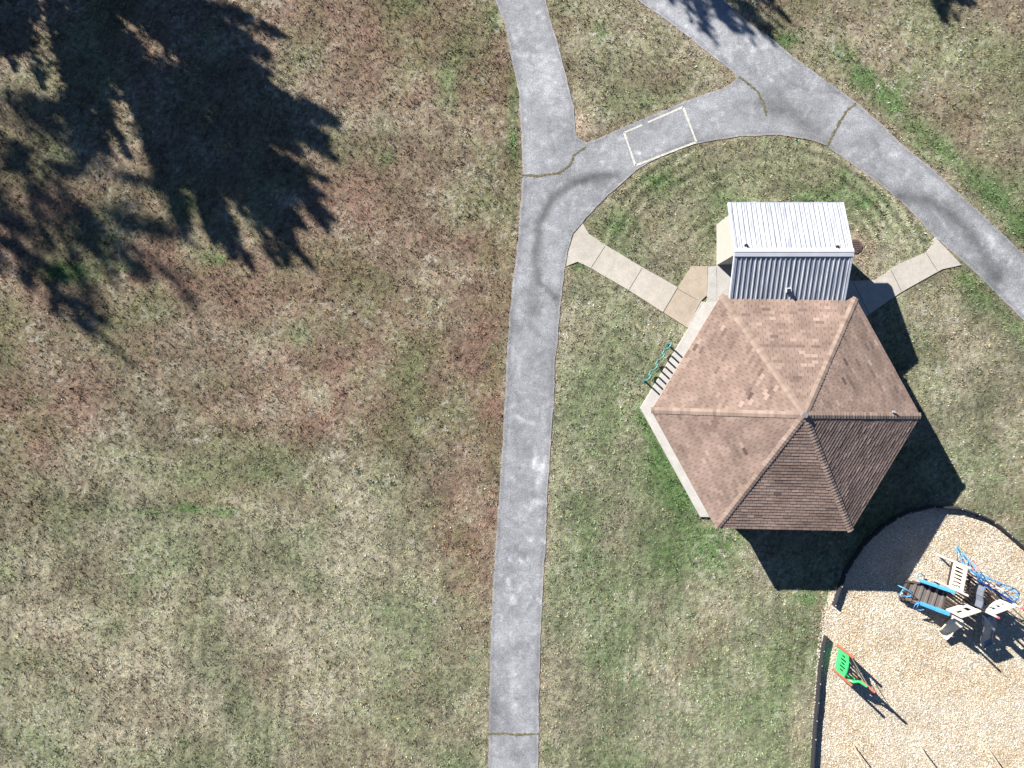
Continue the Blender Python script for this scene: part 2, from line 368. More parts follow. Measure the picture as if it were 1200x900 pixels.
# ------------------------------------------------------------ sheets with outlines
def jitter(poly, step=.22, amp=.03, seed=1):
    out = []
    n = len(poly)
    for i in range(n):
        p = Vector(poly[i]); q = Vector(poly[(i+1)%n]); L = (q-p).length; k = max(1, int(L/step)) if L < 12 else max(1,int(L/1.0))
        nrm = Vector((-(q-p).y, (q-p).x)).normalized()
        for j in range(k):
            r = p.lerp(q, j/k)
            a = (float(fbm(np.array([r.x*40.]), np.array([r.y*40.]), 14, 3, seed)[0])-.5)*2*amp
            out.append(tuple(r+nrm*a))
    return out
def sheet(name, poly, z, colfn, mat, step=.13, jit=.03, thick=.05, tagkind='structure', parent=None):
    p = jitter(poly, amp=jit) if jit else [tuple(q) for q in poly]
    xs = [a[0] for a in p]; ys = [a[1] for a in p]
    gx, gy = np.meshgrid(np.arange(max(min(xs),-31),min(max(xs),31),step), np.arange(max(min(ys),-25),min(max(ys),25),step))
    gx = gx.ravel()+rng.uniform(-.02,.02,gx.size); gy = gy.ravel()+rng.uniform(-.02,.02,gy.size)
    ins = inpoly(gx, gy, p)
    e = polydist(gx[ins], gy[ins], p+[p[0]]) > step*.45
    inner = list(zip(gx[ins][e].tolist(), gy[ins][e].tolist()))
    n = len(p)
    vv, ee, ff, *_ = delaunay_2d_cdt([Vector(a) for a in p+inner], [], [list(range(n))], 1, 1e-5)
    v3 = [(a.x, a.y, z) for a in vv]; nb = len(v3)
    faces = [tuple(f) for f in ff]
    # skirt along the outline
    base = len(v3)
    v3 += [(a[0], a[1], z) for a in p]+[(a[0], a[1], z-thick) for a in p]
    ar = sum(p[i][0]*p[(i+1)%n][1]-p[(i+1)%n][0]*p[i][1] for i in range(n))
    for i in range(n):
        a, b = base+i, base+(i+1)%n
        faces.append((a, a+n, b+n, b) if ar > 0 else (a, b, b+n, a+n))
    me = bpy.data.meshes.new(name); me.from_pydata(v3, [], faces); me.update()
    va = np.array(v3); setcol(me, colfn(600+va[:,0]*K, 450-va[:,1]*K))
    o = link(name, me, mat, parent)
    if tagkind: tag(o, kind=tagkind)
    return o
def asph(px, py):
    n1 = fbm(px,py,60,4,101); n2 = fbm(px,py,18,4,102); n3 = fbm(px,py,5,2,103)
    v = .250*(.72+.56*n1)*(.78+.44*n2)*(.82+.36*n3); v = v*(1+.30*sst(.60,.78,fbm(px,py,7,3,108))-.16*sst(.58,.75,fbm(px,py,24,3,109)))
    v = v*(.97+.0*px)
    # dark weathered crescents
    c1 = [(722,204),(700,206),(672,214),(648,232),(632,262),(628,300),(632,330),(650,348)]
    d = polydist(px,py,c1); v = v*(1-.50*np.exp(-(d/6)**2)*(.5+n2))
    bl = np.exp(-((px-700)/24)**2-((py-213)/13)**2); v = v*(1-.38*bl*(.4+n2))
    c2 = [(1055,229),(1085,235),(1112,250),(1140,278),(1160,310),(1168,325)]
    d = polydist(px,py,c2); v = v*(1-.45*np.exp(-(d/9)**2)*(.5+n2))
    bl = np.exp(-(polydist(px,py,[(1085,255),(1130,300),(1160,325)])/11)**2); v = v*(1-.16*bl*(.4+n2))
    d = polydist(px,py,[(905,120),(935,135),(960,160)]); v = v*(1-.28*np.exp(-(d/12)**2))
    for cx,cy,sx,sy,a in ((617,535,9,16,.26),(611,500,8,18,.18),(620,580,16,6,.2),(583,625,8,14,.15),(588,790,10,22,.18),(600,760,20,10,.12),(586,830,10,14,.15),(587,560,6,9,.1),(625,600,10,6,.12),(622,350,7,40,.16),(600,880,14,10,.15),(860,125,30,16,.14),(800,150,22,12,.08),(640,180,20,10,.12),(870,15,24,22,.08)):
        v = v*(1-a*np.exp(-((px-cx)/sx)**2-((py-cy)/sy)**2))
    # pale scuffs and wash
    for l,w,a in (([(633,545),(628,572)],3,.22),([(640,535),(630,570)],2.2,.4),([(627,525),(626,548)],2,.5),([(622,597),(634,588)],4,.5),([(604,487),(614,493),(626,497)],1.6,.5),([(597,690),(601,705)],5,.3),([(600,775),(602,800),(600,840)],7,.28),
                  ([(628,265),(650,240),(680,220)],3,.15),([(595,678),(597,686)],2,.6),([(631,702),(633,706)],2,.8),([(618,630),(622,634)],2,.7),([(636,632),(640,638)],1.5,.7),([(597,654),(598,657)],1.5,.8),([(609,654),(611,658)],1.5,.8),([(618,654),(620,658)],1.5,.8),
                  ([(635,60),(640,110)],8,.18),([(1080,205),(1130,245),(1170,290)],7,.22),([(904,94),(905,95)],2,.9),([(746,178),(749,180)],2,.8),([(762,181),(763,182)],1.3,.8),([(940,140),(950,125)],1.5,.35),([(1180,315),(1185,305)],1.5,.7),([(1090,240),(1110,268)],2,.35),([(880,97),(905,88),(933,74)],1.0,.35),([(1150,285),(1151,286)],1.2,.9),
                  ([(636,330),(645,345)],5,.2),([(1060,235),(1095,275),(1128,300)],4,.15),([(775,10),(840,60)],6,.12),([(990,130),(960,165)],5,.15)):
        v = v*(1+a*np.exp(-(polydist(px,py,l)/w)**2)*(.6+.8*n3))
    for l,a in (([(600,430),(606,470),(603,520),(610,560)],.22),([(590,600),(612,612),(640,606)],.2),([(625,700),(612,730),(618,770)],.2),([(590,800),(600,815),(628,812)],.2),
                ([(620,60),(630,85),(652,92)],.2),([(650,120),(640,150),(655,175)],.2),([(900,60),(915,85),(950,105),(985,110)],.22),([(1020,160),(1040,190),(1075,210)],.22),([(800,130),(830,140),(850,135)],.2),([(605,330),(622,345),(640,342)],.2)):
        dd = polydist(px+(n2-.5)*22, py+(n1-.5)*26, l); v = v*(1-a*np.exp(-(dd/1.4)**2))
    edge = polydist(px,py,PATH+[PATH[0]])
    v = v*(1-.22*np.exp(-((edge-2.5)/2.6)**2)+.25*np.exp(-(edge/1.3)**2))
    c = np.stack([v*.975, v*1.0, v*1.05],-1)
    dirt = (np.exp(-(edge/1.6)**2)*.45*sst(.45,.6,n2))[...,None]
    return c*(1-dirt)+BARE*dirt
def conc(base):
    b = np.array(base)
    def f(px, py):
        n1 = fbm(px,py,30,4,201); n2 = fbm(px,py,6,3,202)
        return b*(.84+.24*n1+.10*n2)[...,None]
    return f
def chipcol(px, py):
    n1 = fbm(px,py,40,4,301); n2 = fbm(px,py,12,4,302)
    k = sst(.45,.7,n1)[...,None]
    return (np.array([.50,.43,.33])*(1-k)+np.array([.47,.36,.22])*k)*(.8+.4*n2)[...,None]
sheet('path', wp(PATH), .006, asph, M['asphalt'], step=.095, jit=.05)
sheet('sidewalk', wp(WALK_L), .016, conc((.385,.355,.31)), M['concrete'], jit=.012, thick=.08)
sheet('sidewalk', wp(APRON), .030, conc((.35,.295,.235)), M['concrete'], jit=.008, thick=.1)
sheet('sidewalk', wp(WALK_R), .020, conc((.39,.36,.32)), M['concrete'], jit=.012, thick=.08)
sheet('concrete_step', wp(STEP1), .052, conc((.36,.35,.33)), M['concrete'], jit=.015, thick=.15)
sheet('concrete_step', wp(STEP2), .085, conc((.37,.36,.34)), M['concrete'], jit=.015, thick=.15)
sheet('concrete_pad', wp(SHEDPAD), .045, conc((.38,.365,.34)), M['concrete'], jit=0, thick=.1)
sheet('playground_surface', wp(PLAY), .004, chipcol, M['chipbed'], step=.16, jit=.05)
# sawn joints in the walks: narrow dark grooves laid as their own thin sheets
jm = simple('joint_dirt', (.10,.085,.065), .9, var=.4, scale=20)
def joint(a, b, z, w=.022):
    m = MB(); m.beam((*W(*a).xy, z), (*W(*b).xy, z), w, .006); return tag(m.build('pavement_joint', jm), kind='structure')
joint((709,288.5),(692.8,313.5),.017); joint((752.5,314),(737,339.5),.017); joint((794.3,336.8),(777.2,365.8),.028,.04)
joint((793,338),(818,352),.031,.018); joint((1085,296.5),(1098.5,318),.021); joint((1043.5,316),(1056,341),.021); joint((1000,331),(1018,368),.021)
# painted box on the path
box = [(731.5,155.5),(800.5,125.5),(816,166.5),(744.5,194)]
pm = MB()
for i in range(4):
    p = Vector(W(*box[i])); q = Vector(W(*box[(i+1)%4])); d = (q-p).normalized()
    L = (q-p).length; n = int(L/.3)
    for k in range(n):      # worn: small gaps where the paint has gone
        if random.random() < (.02 if i != 0 else .08): continue
        a = p+d*(L*k/n); b = p+d*(L*(k+1.02)/n); sd = Vector((-d.y,d.x,0))
        w1 = .050*random.uniform(.7,1.1)
        pm.quad([(*(a-sd*w1).xy,.0105),(*(b-sd*w1).xy,.0105),(*(b+sd*w1).xy,.0105),(*(a+sd*w1).xy,.0105)])
tag(pm.build('painted_marking', M['paint']), kind='structure')
# ------------------------------------------------------------ grass blades (real geometry over the lawn)
JOINTS = [([(612,205),(632,206.5),(655,203),(667,195),(673,182),(687,172)],2.3),([(1003,121),(992,130),(983,145),(976,158),(970,171)],2.4),
          ([(866,90),(878,99),(888,108),(894,120),(898,136)],1.9),([(572,860),(590,859.5),(605,861),(632,860)],2.0)]
jd = MB()
for pts, w in JOINTS:
    m = MB(); fine = []
    for (a, b) in zip(pts[:-1], pts[1:]):
        for t in np.linspace(0,1,8,endpoint=False): fine.append((a[0]+(b[0]-a[0])*t, a[1]+(b[1]-a[1])*t))
    fine.append(pts[-1])
    L_, R_ = [], []
    for i, p in enumerate(fine):
        q = fine[min(i+1,len(fine)-1)]; o = fine[max(i-1,0)]
        d = Vector((q[0]-o[0], q[1]-o[1])).normalized(); nn = Vector((-d.y,d.x))
        ww = w*random.uniform(.15,.85); c = Vector(p)+nn*random.uniform(-.5,.5)
        L_.append(W(*(c+nn*ww), 0)); R_.append(W(*(c-nn*ww), 0))
    for i in range(len(fine)-1):
        m.quad([(*L_[i].xy,.011),(*L_[i+1].xy,.011),(*R_[i+1].xy,.011),(*R_[i].xy,.011)])
    tag(m.build('path_crack', simple('crack_soil', (.13,.115,.06), .9, var=.35, scale=16) if 'cs' not in M else M['cs']), kind='structure')
def blocked(px, py):
    b = np.zeros(px.shape, bool)
    for poly in (PATH, WALK_L, APRON, STEP1, STEP2, WALK_R, SHEDPAD, SLABPX, PLAY): b |= inpoly(px, py, poly)
    b |= np.hypot(px-MAN[0], py-MAN[1]) < 9.5
    return b
NT = 190000; PER = 5; NB = NT*PER          # tufts of five blades
tx = rng.uniform(-28,28,NT); ty = rng.uniform(-21.5,21.5,NT)
tazi = rng.uniform(0,6.283,(NT,PER)); trad = np.abs(rng.normal(0,.030,(NT,PER)))
gx = (tx[:,None]+np.cos(tazi)*trad).ravel(); gy = (ty[:,None]+np.sin(tazi)*trad).ravel()
tval = np.repeat(np.exp(rng.normal(0,.22,NT)),PER); tsz = np.repeat(rng.uniform(.7,1.35,NT),PER)
tch = np.repeat(rng.normal(0,.13,(NT,1))*np.array([[1,-.35,-.3]])+rng.normal(0,.05,(NT,3)),PER,0)
bazi = (tazi+rng.normal(0,.5,(NT,PER))).ravel()
px, py = 600+gx*K, 450-gy*K
# clumping: keep more blades where the clump noise is high
cl = fbm(px,py,3.6,2,401)*.6+fbm(px,py,11,2,402)*.4
keep = rng.uniform(0,1,NB) < np.clip((cl-.28)*2.6,.12,1)
ang = rng.uniform(0,6.283,NB); q = rng.normal(0,1.0,NB)
keep &= ~blocked(px+np.cos(ang)*np.abs(q)*1.3, py+np.sin(ang)*np.abs(q)*1.3)
gx, gy, px, py, cl, tval, tsz, tch, bazi = [a_[keep] for a_ in (gx, gy, px, py, cl, tval, tsz, tch, bazi)]
ex, ey = [], []
for pts, w in JOINTS:
    for (a, b) in zip(pts[:-1], pts[1:]):
        n = int(math.hypot(b[0]-a[0], b[1]-a[1])*6); t = rng.uniform(0,1,n)
        ex.append(a[0]+(b[0]-a[0])*t+rng.normal(0,w*.6,n)); ey.append(a[1]+(b[1]-a[1])*t+rng.normal(0,w*.6,n))
ex = np.concatenate(ex); ey = np.concatenate(ey); nj = len(ex)
col = lawn(px, py)
jc = np.where(rng.uniform(0,1,(nj,1)) < .5, np.array([.16,.15,.07]), np.array([.10,.10,.04]))
col = np.concatenate([col, jc]); px = np.concatenate([px, ex]); py = np.concatenate([py, ey])
gx = (px-600)/K; gy = (450-py)/K; n = len(gx); cl = np.concatenate([cl, np.full(nj,.5)])
az = np.concatenate([bazi, rng.uniform(0,6.283,nj)]); lean = rng.uniform(.2,1.25,n); ln = rng.uniform(.035,.085,n)*(.65+.8*cl); ln[:-nj] *= tsz; ln[-nj:] *= .8
wd = rng.uniform(.010,.020,n)*1.35
dx, dy = np.cos(az), np.sin(az)
b0 = np.stack([gx-dy*wd, gy+dx*wd, np.full(n,-.03)],-1); b1 = np.stack([gx+dy*wd, gy-dx*wd, np.full(n,-.03)],-1)
tp = np.stack([gx+dx*np.sin(lean)*ln, gy+dy*np.sin(lean)*ln, np.cos(lean)*ln-.01],-1)
V = np.stack([b0,b1,tp],1).reshape(-1,3)
me = npmesh('grass', V, np.arange(3*n).reshape(-1,3))
col[:-nj] *= tval[:,None]*(1+tch)*1.12
col = np.clip(col*np.exp(rng.normal(0,.22,(n,1))),.01,.8)
dead = (rng.uniform(0,1,n) < .10)[:,None]; col = np.where(dead, col*.4+np.array([.30,.27,.20])*.6, col)
setcol(me, np.repeat(col,3,0))
tag(link('grass', me, M['blade']), kind='stuff')
# ------------------------------------------------------------ wood chips
NC = 150000
cx = rng.uniform(13.8,29,NC); cy = rng.uniform(-27,-5.6,NC); px, py = 600+cx*K, 450-cy*K
q = rng.normal(0,1.5,NC)
keep = inpoly(px+q, py+rng.normal(0,1.5,NC), PLAY) & (cx < 27) & (cy > -24)
keep |= (polydist(px,py,[(985,689),(970,712),(964,742),(961,779),(956,850)]) < 5) & (rng.uniform(0,1,NC) < .5) & (px < 990)
cx, cy = cx[keep], cy[keep]; n = len(cx)
a = rng.uniform(0,6.283,n); l = rng.uniform(.014,.042,n); w = rng.uniform(.008,.020,n)
z = rng.uniform(.010,.030,n); tl = rng.normal(0,.22,n); tw = rng.normal(0,.22,n)
ux, uy = np.cos(a)*l, np.sin(a)*l; vx, vy = -np.sin(a)*w, np.cos(a)*w
def cn(i, j): return np.stack([cx+ux*i+vx*j, cy+uy*i+vy*j, z+tl*l*i+tw*w*j],-1)
V = np.stack([cn(-1,-1),cn(1,-1),cn(1,1),cn(-1,1)],1).reshape(-1,3)
me = npmesh('wood_chips', V, np.arange(4*n).reshape(-1,4), 4)
at = me.attributes.new('rnd','FLOAT','FACE'); at.data.foreach_set('value', np.clip(rng.normal(.62,.24,n),0,1).astype(np.float32))
tag(link('wood_chips', me, M['chips']), kind='stuff')

# ------------------------------------------------------------ pavilion
EZ, AZ = 2.70, 4.66; RR = 5.77
pav = thing('pavilion', 'large hexagonal pavilion with a rosy brown shingle roof, standing on a pale concrete slab', 'pavilion', (HC.x, HC.y, 0))
o = sheet('floor_slab', SLAB, .10, conc((.43,.415,.39)), M['concrete'], jit=0, thick=.2, tagkind=None, parent=pav)
ev = [Vector((x, y, EZ)) for x, y in hexpts(RR)]
apex = Vector((HC.x, HC.y, AZ))
rf = MB()
for k in range(6):
    A, B_ = ev[k], ev[(k+1)%6]
    u = (B_-A).normalized(); mid = (A+B_)/2; vdir = (apex-mid); L = vdir.length; vdir.normalize(); nrm = u.cross(vdir).normalized()
    hw0 = (B_-A).length/2; e = .142; rows = int(L/e)
    rf.quad([A-nrm*.02, B_-nrm*.02, apex-nrm*.02], .1)
    for r in range(rows+1):
        v0 = r*e-.015; v1 = min((r+1)*e+.01, L); h0 = hw0*(1-max(v0,0)/L); h1 = hw0*(1-v1/L)
        if v0 >= L: break
        tw = .31; off = (r % 2)*.155+random.uniform(-.04,.04); x = -hw0-off
        rowt = random.gauss(0,.06)
        while x < h0:
            xa, xb = max(x+.006,-h0), min(x+tw-.006,h0)
            x += tw
            if xb-xa < .02: continue
            ta, tb = max(min(xa,h1),-h1), max(min(xb,h1),-h1)
            lf = random.uniform(.018,.028)
            P = lambda uu, vv, nn: mid+u*uu+vdir*vv+nrm*nn
            a = min(.93,max(.12,random.gauss(.50,.13)+rowt))
            fx, fy = (xa/hw0, v0/L)
            if k == 1 and abs(fx+.18) < .14 and abs(fy-.52) < .06 and random.random() < .45: a = .90   # newer, paler repairs
            if k == 2 and abs(fx-.02) < .22 and abs(fy-.66+fx*.5) < .05 and random.random() < .4: a = .92
            if random.random() < .003: a = random.choice((0,.96))
            rf.quad([P(xa,v0,lf),P(xb,v0,lf),P(tb,v1,.001),P(ta,v1,.001)], a)
            rf.quad([P(xa,v0,-.005),P(xb,v0,-.005),P(xb,v0,lf),P(xa,v0,lf)], a*.5)
roof = rf.build('roof', M['shingle'], pav)
# soffit deck and fascia
sf = MB(); evl = [Vector((x, y, EZ-.02)) for x, y in hexpts(RR-.03)]
for k in range(6): sf.quad([evl[k], apex-Vector((0,0,.10)), evl[(k+1)%6]])
sf.build('soffit', M['wood'], pav)
for k in range(6):
    m = MB(); p, q = ev[k]-Vector((0,0,.085)), ev[(k+1)%6]-Vector((0,0,.085)); m.beam(p, q, .03, .15); m.build('fascia', M['fascia'], pav)
for k in range(6):
    m = MB(); hd = (apex-ev[k]); L = hd.length; hd.normalize()
    # neighbouring face normals
    def fn(i):
        A, B_ = ev[i%6], ev[(i+1)%6]; return (B_-A).cross(apex-A).normalized()
    n1, n2 = fn(k-1), fn(k)
    w1 = hd.cross(n1).normalized(); w2 = hd.cross(n2).normalized()
    if w1.dot(ev[(k-1)%6]-ev[k]) < 0: w1 = -w1
    if w2.dot(ev[(k+1)%6]-ev[k]) < 0: w2 = -w2
    nm = (n1+n2).normalized(); t = -.03; w = .135
    while t < L-.06:
        t2 = min(t+.15, L); aa = min(1,max(0,random.gauss(.5,.22)))
        lo, hi = .046+random.uniform(0,.008), .030
        for ww, nn in ((w1,n1),(w2,n2)):
            c0 = ev[k]+hd*t; c1 = ev[k]+hd*t2
            m.quad([c0+nm*lo, c1+nm*hi, c1+ww*w+nn*(hi-.003), c0+ww*w+nn*(lo-.006)], aa)
            m.quad([c0+nm*lo, c0+ww*w+nn*(lo-.006), c0+ww*w+nn*.0, c0+nm*.0], aa*.5)
            m.quad([c0+ww*w+nn*(lo-.006), c1+ww*w+nn*(hi-.003), c1+ww*w, c0+ww*w], aa*.6)
        t = t2
    m.build('ridge_cap', M['cap'], pav)
m = MB(); m.prism([(HC.x+.13*math.cos(ROT+math.pi/3*k), HC.y+.13*math.sin(ROT+math.pi/3*k)) for k in range(6)], AZ-.03, AZ+.075)
m.build('apex_cap', simple('lead_grey', (.17,.17,.18), .6), pav, bevel=.015)
pp = hexpts(4.95)
for k in range(6):
    m = MB(); m.prism([(pp[k][0]+dx_, pp[k][1]+dy_) for dx_, dy_ in ((-.09,-.09),(.09,-.09),(.09,.09),(-.09,.09))], .10, EZ-.02)
    m.build('post', M['wood'], pav, bevel=.01)
for k in range(6):
    p, q = Vector((*pp[k], EZ-.10)), Vector((*pp[(k+1)%6], EZ-.10)); d = (q-p).normalized()
    m = MB(); m.beam(p+d*.1, q-d*.1, .08, .22); m.build('beam', M['wood'], pav)

hipd = (apex-ev[0]).normalized(); hp0 = ev[0]+hipd*1.5+Vector((0,.17,.075))
m = MB(); m.prism([(hp0.x-.08,hp0.y-.03),(hp0.x+.07,hp0.y-.04),(hp0.x+.09,hp0.y+.02),(hp0.x-.01,hp0.y+.05),(hp0.x-.07,hp0.y+.03)], hp0.z-.01, hp0.z+.03)
tag(m.build('roof_scrap', simple('pale_scrap', (.30,.30,.31), .7)), 'small pale grey scrap lying by the right hip of the pavilion roof', 'debris')
# ------------------------------------------------------------ metal roofed shed
SX0, SX1 = 9.39, 14.27; RY, RZ = 5.53, 3.50; SL = .396; YB, YF = 7.82, 3.30
shed = thing('shed', 'small cream walled shed with a ribbed white metal gable roof, tucked against the hexagonal pavilion', 'shed', (11.8, 5.6, 0))
def zroof(y): return RZ-abs(y-RY)*SL
def wallbox(x0, x1, y0, y1, name='wall'):
    m = MB()
    ys = sorted([y0, y1]); 
    P = [(x, y, z) for x in (x0, x1) for (y, z) in ((ys[0], .045), (ys[1], .045), (ys[1], zroof(ys[1])-.06), (ys[0], zroof(ys[0])-.06))]
    n = len(m.v); m.v += P
    for f in ((0,1,2,3),(7,6,5,4),(0,4,5,1),(1,5,6,2),(2,6,7,3),(3,7,4,0)): m.f.append(tuple(n+i for i in f)); m.a.append(.5)
    return m.build(name, M['stucco'], shed)
WX0, WX1, WY0, WY1 = 9.60, 14.06, 5.58, 7.48; T = .15
wallbox(WX0, WX0+T, WY0, WY1); wallbox(WX1-T, WX1, WY0, WY1); wallbox(WX0+T+.002, WX1-T-.002, WY1-T, WY1-.002)
wf = wallbox(WX0+T+.002, WX1-T-.002, WY0+.002, WY0+T)
for xd in (10.7, 13.0):
    m = MB(); m.prism([(xd-.45,WY0-.03),(xd+.45,WY0-.03),(xd+.45,WY0-.002),(xd-.45,WY0-.002)], .05, 2.1); d = m.build('door', M['door'], shed)
    m = MB(); m.tube([(xd+.36,WY0-.08,1.0),(xd+.36,WY0-.03,1.0)], .025); m.build('handle', M['galv'], d)
for side in (1, -1):
    m = MB(); ye = YB if side > 0 else YF
    xs = [SX0]; prof = [0]
    x = SX0+.06
    nr = 23; sp = (SX1-SX0-.12)/nr
    pr = []
    for i in range(nr+1):
        c = SX0+.06+i*sp
        pr += [(c-.034,0),(c-.018,.032),(c+.018,.032),(c+.034,0)]
        if i < nr: pr += [(c+sp*.42,0),(c+sp*.46,.006),(c+sp*.54,.006),(c+sp*.58,0)]
    pr = [(SX0,0)]+[p for p in pr if SX0 < p[0] < SX1]+[(SX1,0)]
    nrm = Vector((0, side*SL, 1)).normalized()
    for (xa, ha), (xb, hb) in zip(pr[:-1], pr[1:]):
        r0, e0 = Vector((xa,RY,RZ))+nrm*ha, Vector((xa,ye,zroof(ye)))+nrm*ha
        r1, e1 = Vector((xb,RY,RZ))+nrm*hb, Vector((xb,ye,zroof(ye)))+nrm*hb
        m.quad([r0,r1,e1,e0] if side < 0 else [r1,r0,e0,e1])
    # under face gives the sheet a thickness
    a = Vector((SX0,RY,RZ))-nrm*.03; b = Vector((SX1,RY,RZ))-nrm*.03; c = Vector((SX1,ye,zroof(ye)))-nrm*.03; d = Vector((SX0,ye,zroof(ye)))-nrm*.03
    m.quad([a,d,c,b] if side < 0 else [a,b,c,d])
    m.build('roof_panel', M['metal'], shed)
    for xg in (SX0-.02, SX1+.02):   # gable trim
        g = MB(); g.beam((xg,RY,RZ-.03), (xg,ye,zroof(ye)-.03), .07, .13, up=nrm); g.build('gable_trim', M['trim'], shed)
    m = MB(); m.beam((SX0-.05,ye+side*.02,zroof(ye)-.05),(SX1+.05,ye+side*.02,zroof(ye)-.05),.03,.12); m.build('eave_trim', M['trim'], shed)
m = MB()
for side in (1,-1):
    n_ = Vector((0, side*SL, 1)).normalized(); dn = Vector((0, side*1, -SL)).normalized()
    a = Vector((SX0-.07,RY,RZ))+n_*.052+Vector((0,0,.004)); b = Vector((SX1+.07,RY,RZ))+n_*.052+Vector((0,0,.004))
    p = [a,b,b+dn*.17,a+dn*.17]; m.quad(p if side < 0 else p[::-1])
    lip = [a+dn*.17,b+dn*.17,b+dn*.17-n_*.03,a+dn*.17-n_*.03]; m.quad(lip if side < 0 else lip[::-1])
m.build('ridge_cap', simple('ridge_metal',(.62,.63,.65),.45,var=.08,scale=2), shed)
def vent(px, py, r, h, bracket=False):
    y = (450-py)/K*.895; x = (px-600)/K*.895; z = zroof(y)
    m = MB(); m.disc((x,y), r*1.9, z-.03, z+.045, 14); m.disc((x,y), r, z, z+h, 12); m.disc((x,y), r*1.35, z+h, z+h+.03, 12)
    v = m.build('vent_pipe', M['vent'], shed)
    if bracket:
        b = MB(); b.beam((x-.10,y+.13,z+.08),(x+.10,y+.13,z+.08),.05,.05); b.beam((x-.10,y+.13,z+.08),(x-.10,y-.05,z+.06),.03,.04); b.beam((x+.10,y+.13,z+.08),(x+.10,y-.15,z+.06),.03,.04); b.build('bracket', M['trim'], v)
vent(875.3,287.2,.04,.10); vent(982.2,289,.04,.10); vent(930.5,339.5,.05,.14,True)
for xp in (9.75, 13.9):
    m = MB(); m.prism([(xp-.06,3.62),(xp+.06,3.62),(xp+.06,3.74),(xp-.06,3.74)], .10, zroof(3.68)-.06); m.build('post', M['trim'], shed)

# ------------------------------------------------------------ manhole cover
mc = W(*MAN)
mh = thing('manhole_cover', 'rusty brown round manhole cover in bare soil beside the metal roofed shed', 'manhole cover', (mc.x, mc.y, 0))
m = MB(); m.disc(mc, .35, -.05, .035, 10); m.build('rim', simple('rim_concrete',(.16,.12,.10),.9,var=.3,scale=15), mh, bevel=.01)
m = MB(); m.disc(mc, .29, .0, .052, 24)
for k in range(-2,3): m.beam((mc.x-.2,mc.y+k*.09,.057),(mc.x+.2,mc.y+k*.09,.057),.03,.014)
m.build('lid', M['iron'], mh)

# ------------------------------------------------------------ wave bicycle rack
ra, rb_ = W(782.3,403.5), W(755,446)
rack = thing('bike_rack', 'teal wave shaped bicycle rack on the grass beside the pavilion slab', 'bike rack', (*((ra+rb_)/2).xy, 0))
d = (rb_-ra)/7
pts = []
zt, zb, rr = .95, .20, d.length/2
dn = d.normalized()
pts.append(ra+Vector((0,0,-.05)))
for k in range(8):
    b = ra+d*k; up = (k % 2 == 0)
    lo = 0 if k in (0,7) else zb
    if up:
        if k: pts.append(b+Vector((0,0,lo+rr)))
        pts.append(b+Vector((0,0,zt-rr)))
        for t in range(1,8): th = math.pi*t/8; pts.append(b+dn*(rr-rr*math.cos(th))+Vector((0,0,zt-rr+rr*math.sin(th))))
    else:
        pts.append(b+Vector((0,0,zt-rr)))
        if k < 7:
            pts.append(b+Vector((0,0,lo+rr)))
            for t in range(1,8): th = math.pi*t/8; pts.append(b+dn*(rr-rr*math.cos(th))+Vector((0,0,lo+rr-rr*math.sin(th))))
pts.append(rb_+Vector((0,0,-.05)))
m = MB(); m.tube(pts, .042, 10); m.build('tube', M['teal'], rack, smooth=True)
for e in (ra, rb_):
    m = MB(); m.disc(e, .09, -.01, .02, 16); m.build('base_plate', M['teal'], rack)

# ------------------------------------------------------------ playground border
def border(pts, label, cap_every=1.2):
    w = [W(x, y) for x, y in pts]
    t = thing('playground_border', label, 'border', (*w[0].xy, 0), 'black borders round the wood chip playground')
    res = []; 
    for a, b in zip(w[:-1], w[1:]):
        L = (b-a).length; n = max(1, round(L/1.15))
        for i in range(n): res.append((a.lerp(b, i/n), a.lerp(b, (i+1)/n)))
    for a, b in res:
        dd = (b-a).normalized(); zj = random.uniform(-.012,.012); sd = Vector((-dd.y,dd.x,0))
        a2 = a+dd*.006+sd*random.uniform(-.012,.012); b2 = b-dd*.006+sd*random.uniform(-.012,.012)
        m = MB(); up = Vector((0,0,1))
        m.beam(a2+up*(.13+zj), b2+up*(.13+zj), .11, .26); m.beam(a2+up*(.275+zj), b2+up*(.275+zj), .07, .035)
        bd = m.build('board', M['border'], t, bevel=.012)
        m = MB(); m.disc(b2-dd*.05, .022, .28, .308, 8); m.build('stake', M['pin'], bd)
    return t
arcp = [(1300,757),(1262,689),(1232,662),(1199,643),(1161,610.5),(1142,601.5),(1122,595),(1090,592.5),(1061.6,599.6),(1047,607),(1033,616),(1020,627.5),(1008,640.5),(997,656),(987.5,672.5),(983,687),(976,709)]
border(arcp, 'long curved black border around the upper edge of the wood chip playground')
border([(966.2,744),(962.5,762),(960,779),(958,800),(956.5,822),(954.5,843),(953,864.6),(950.6,900),(947,958),(948,1080)], 'straighter black border between the lower lawn and the wood chips, left of the green climber')

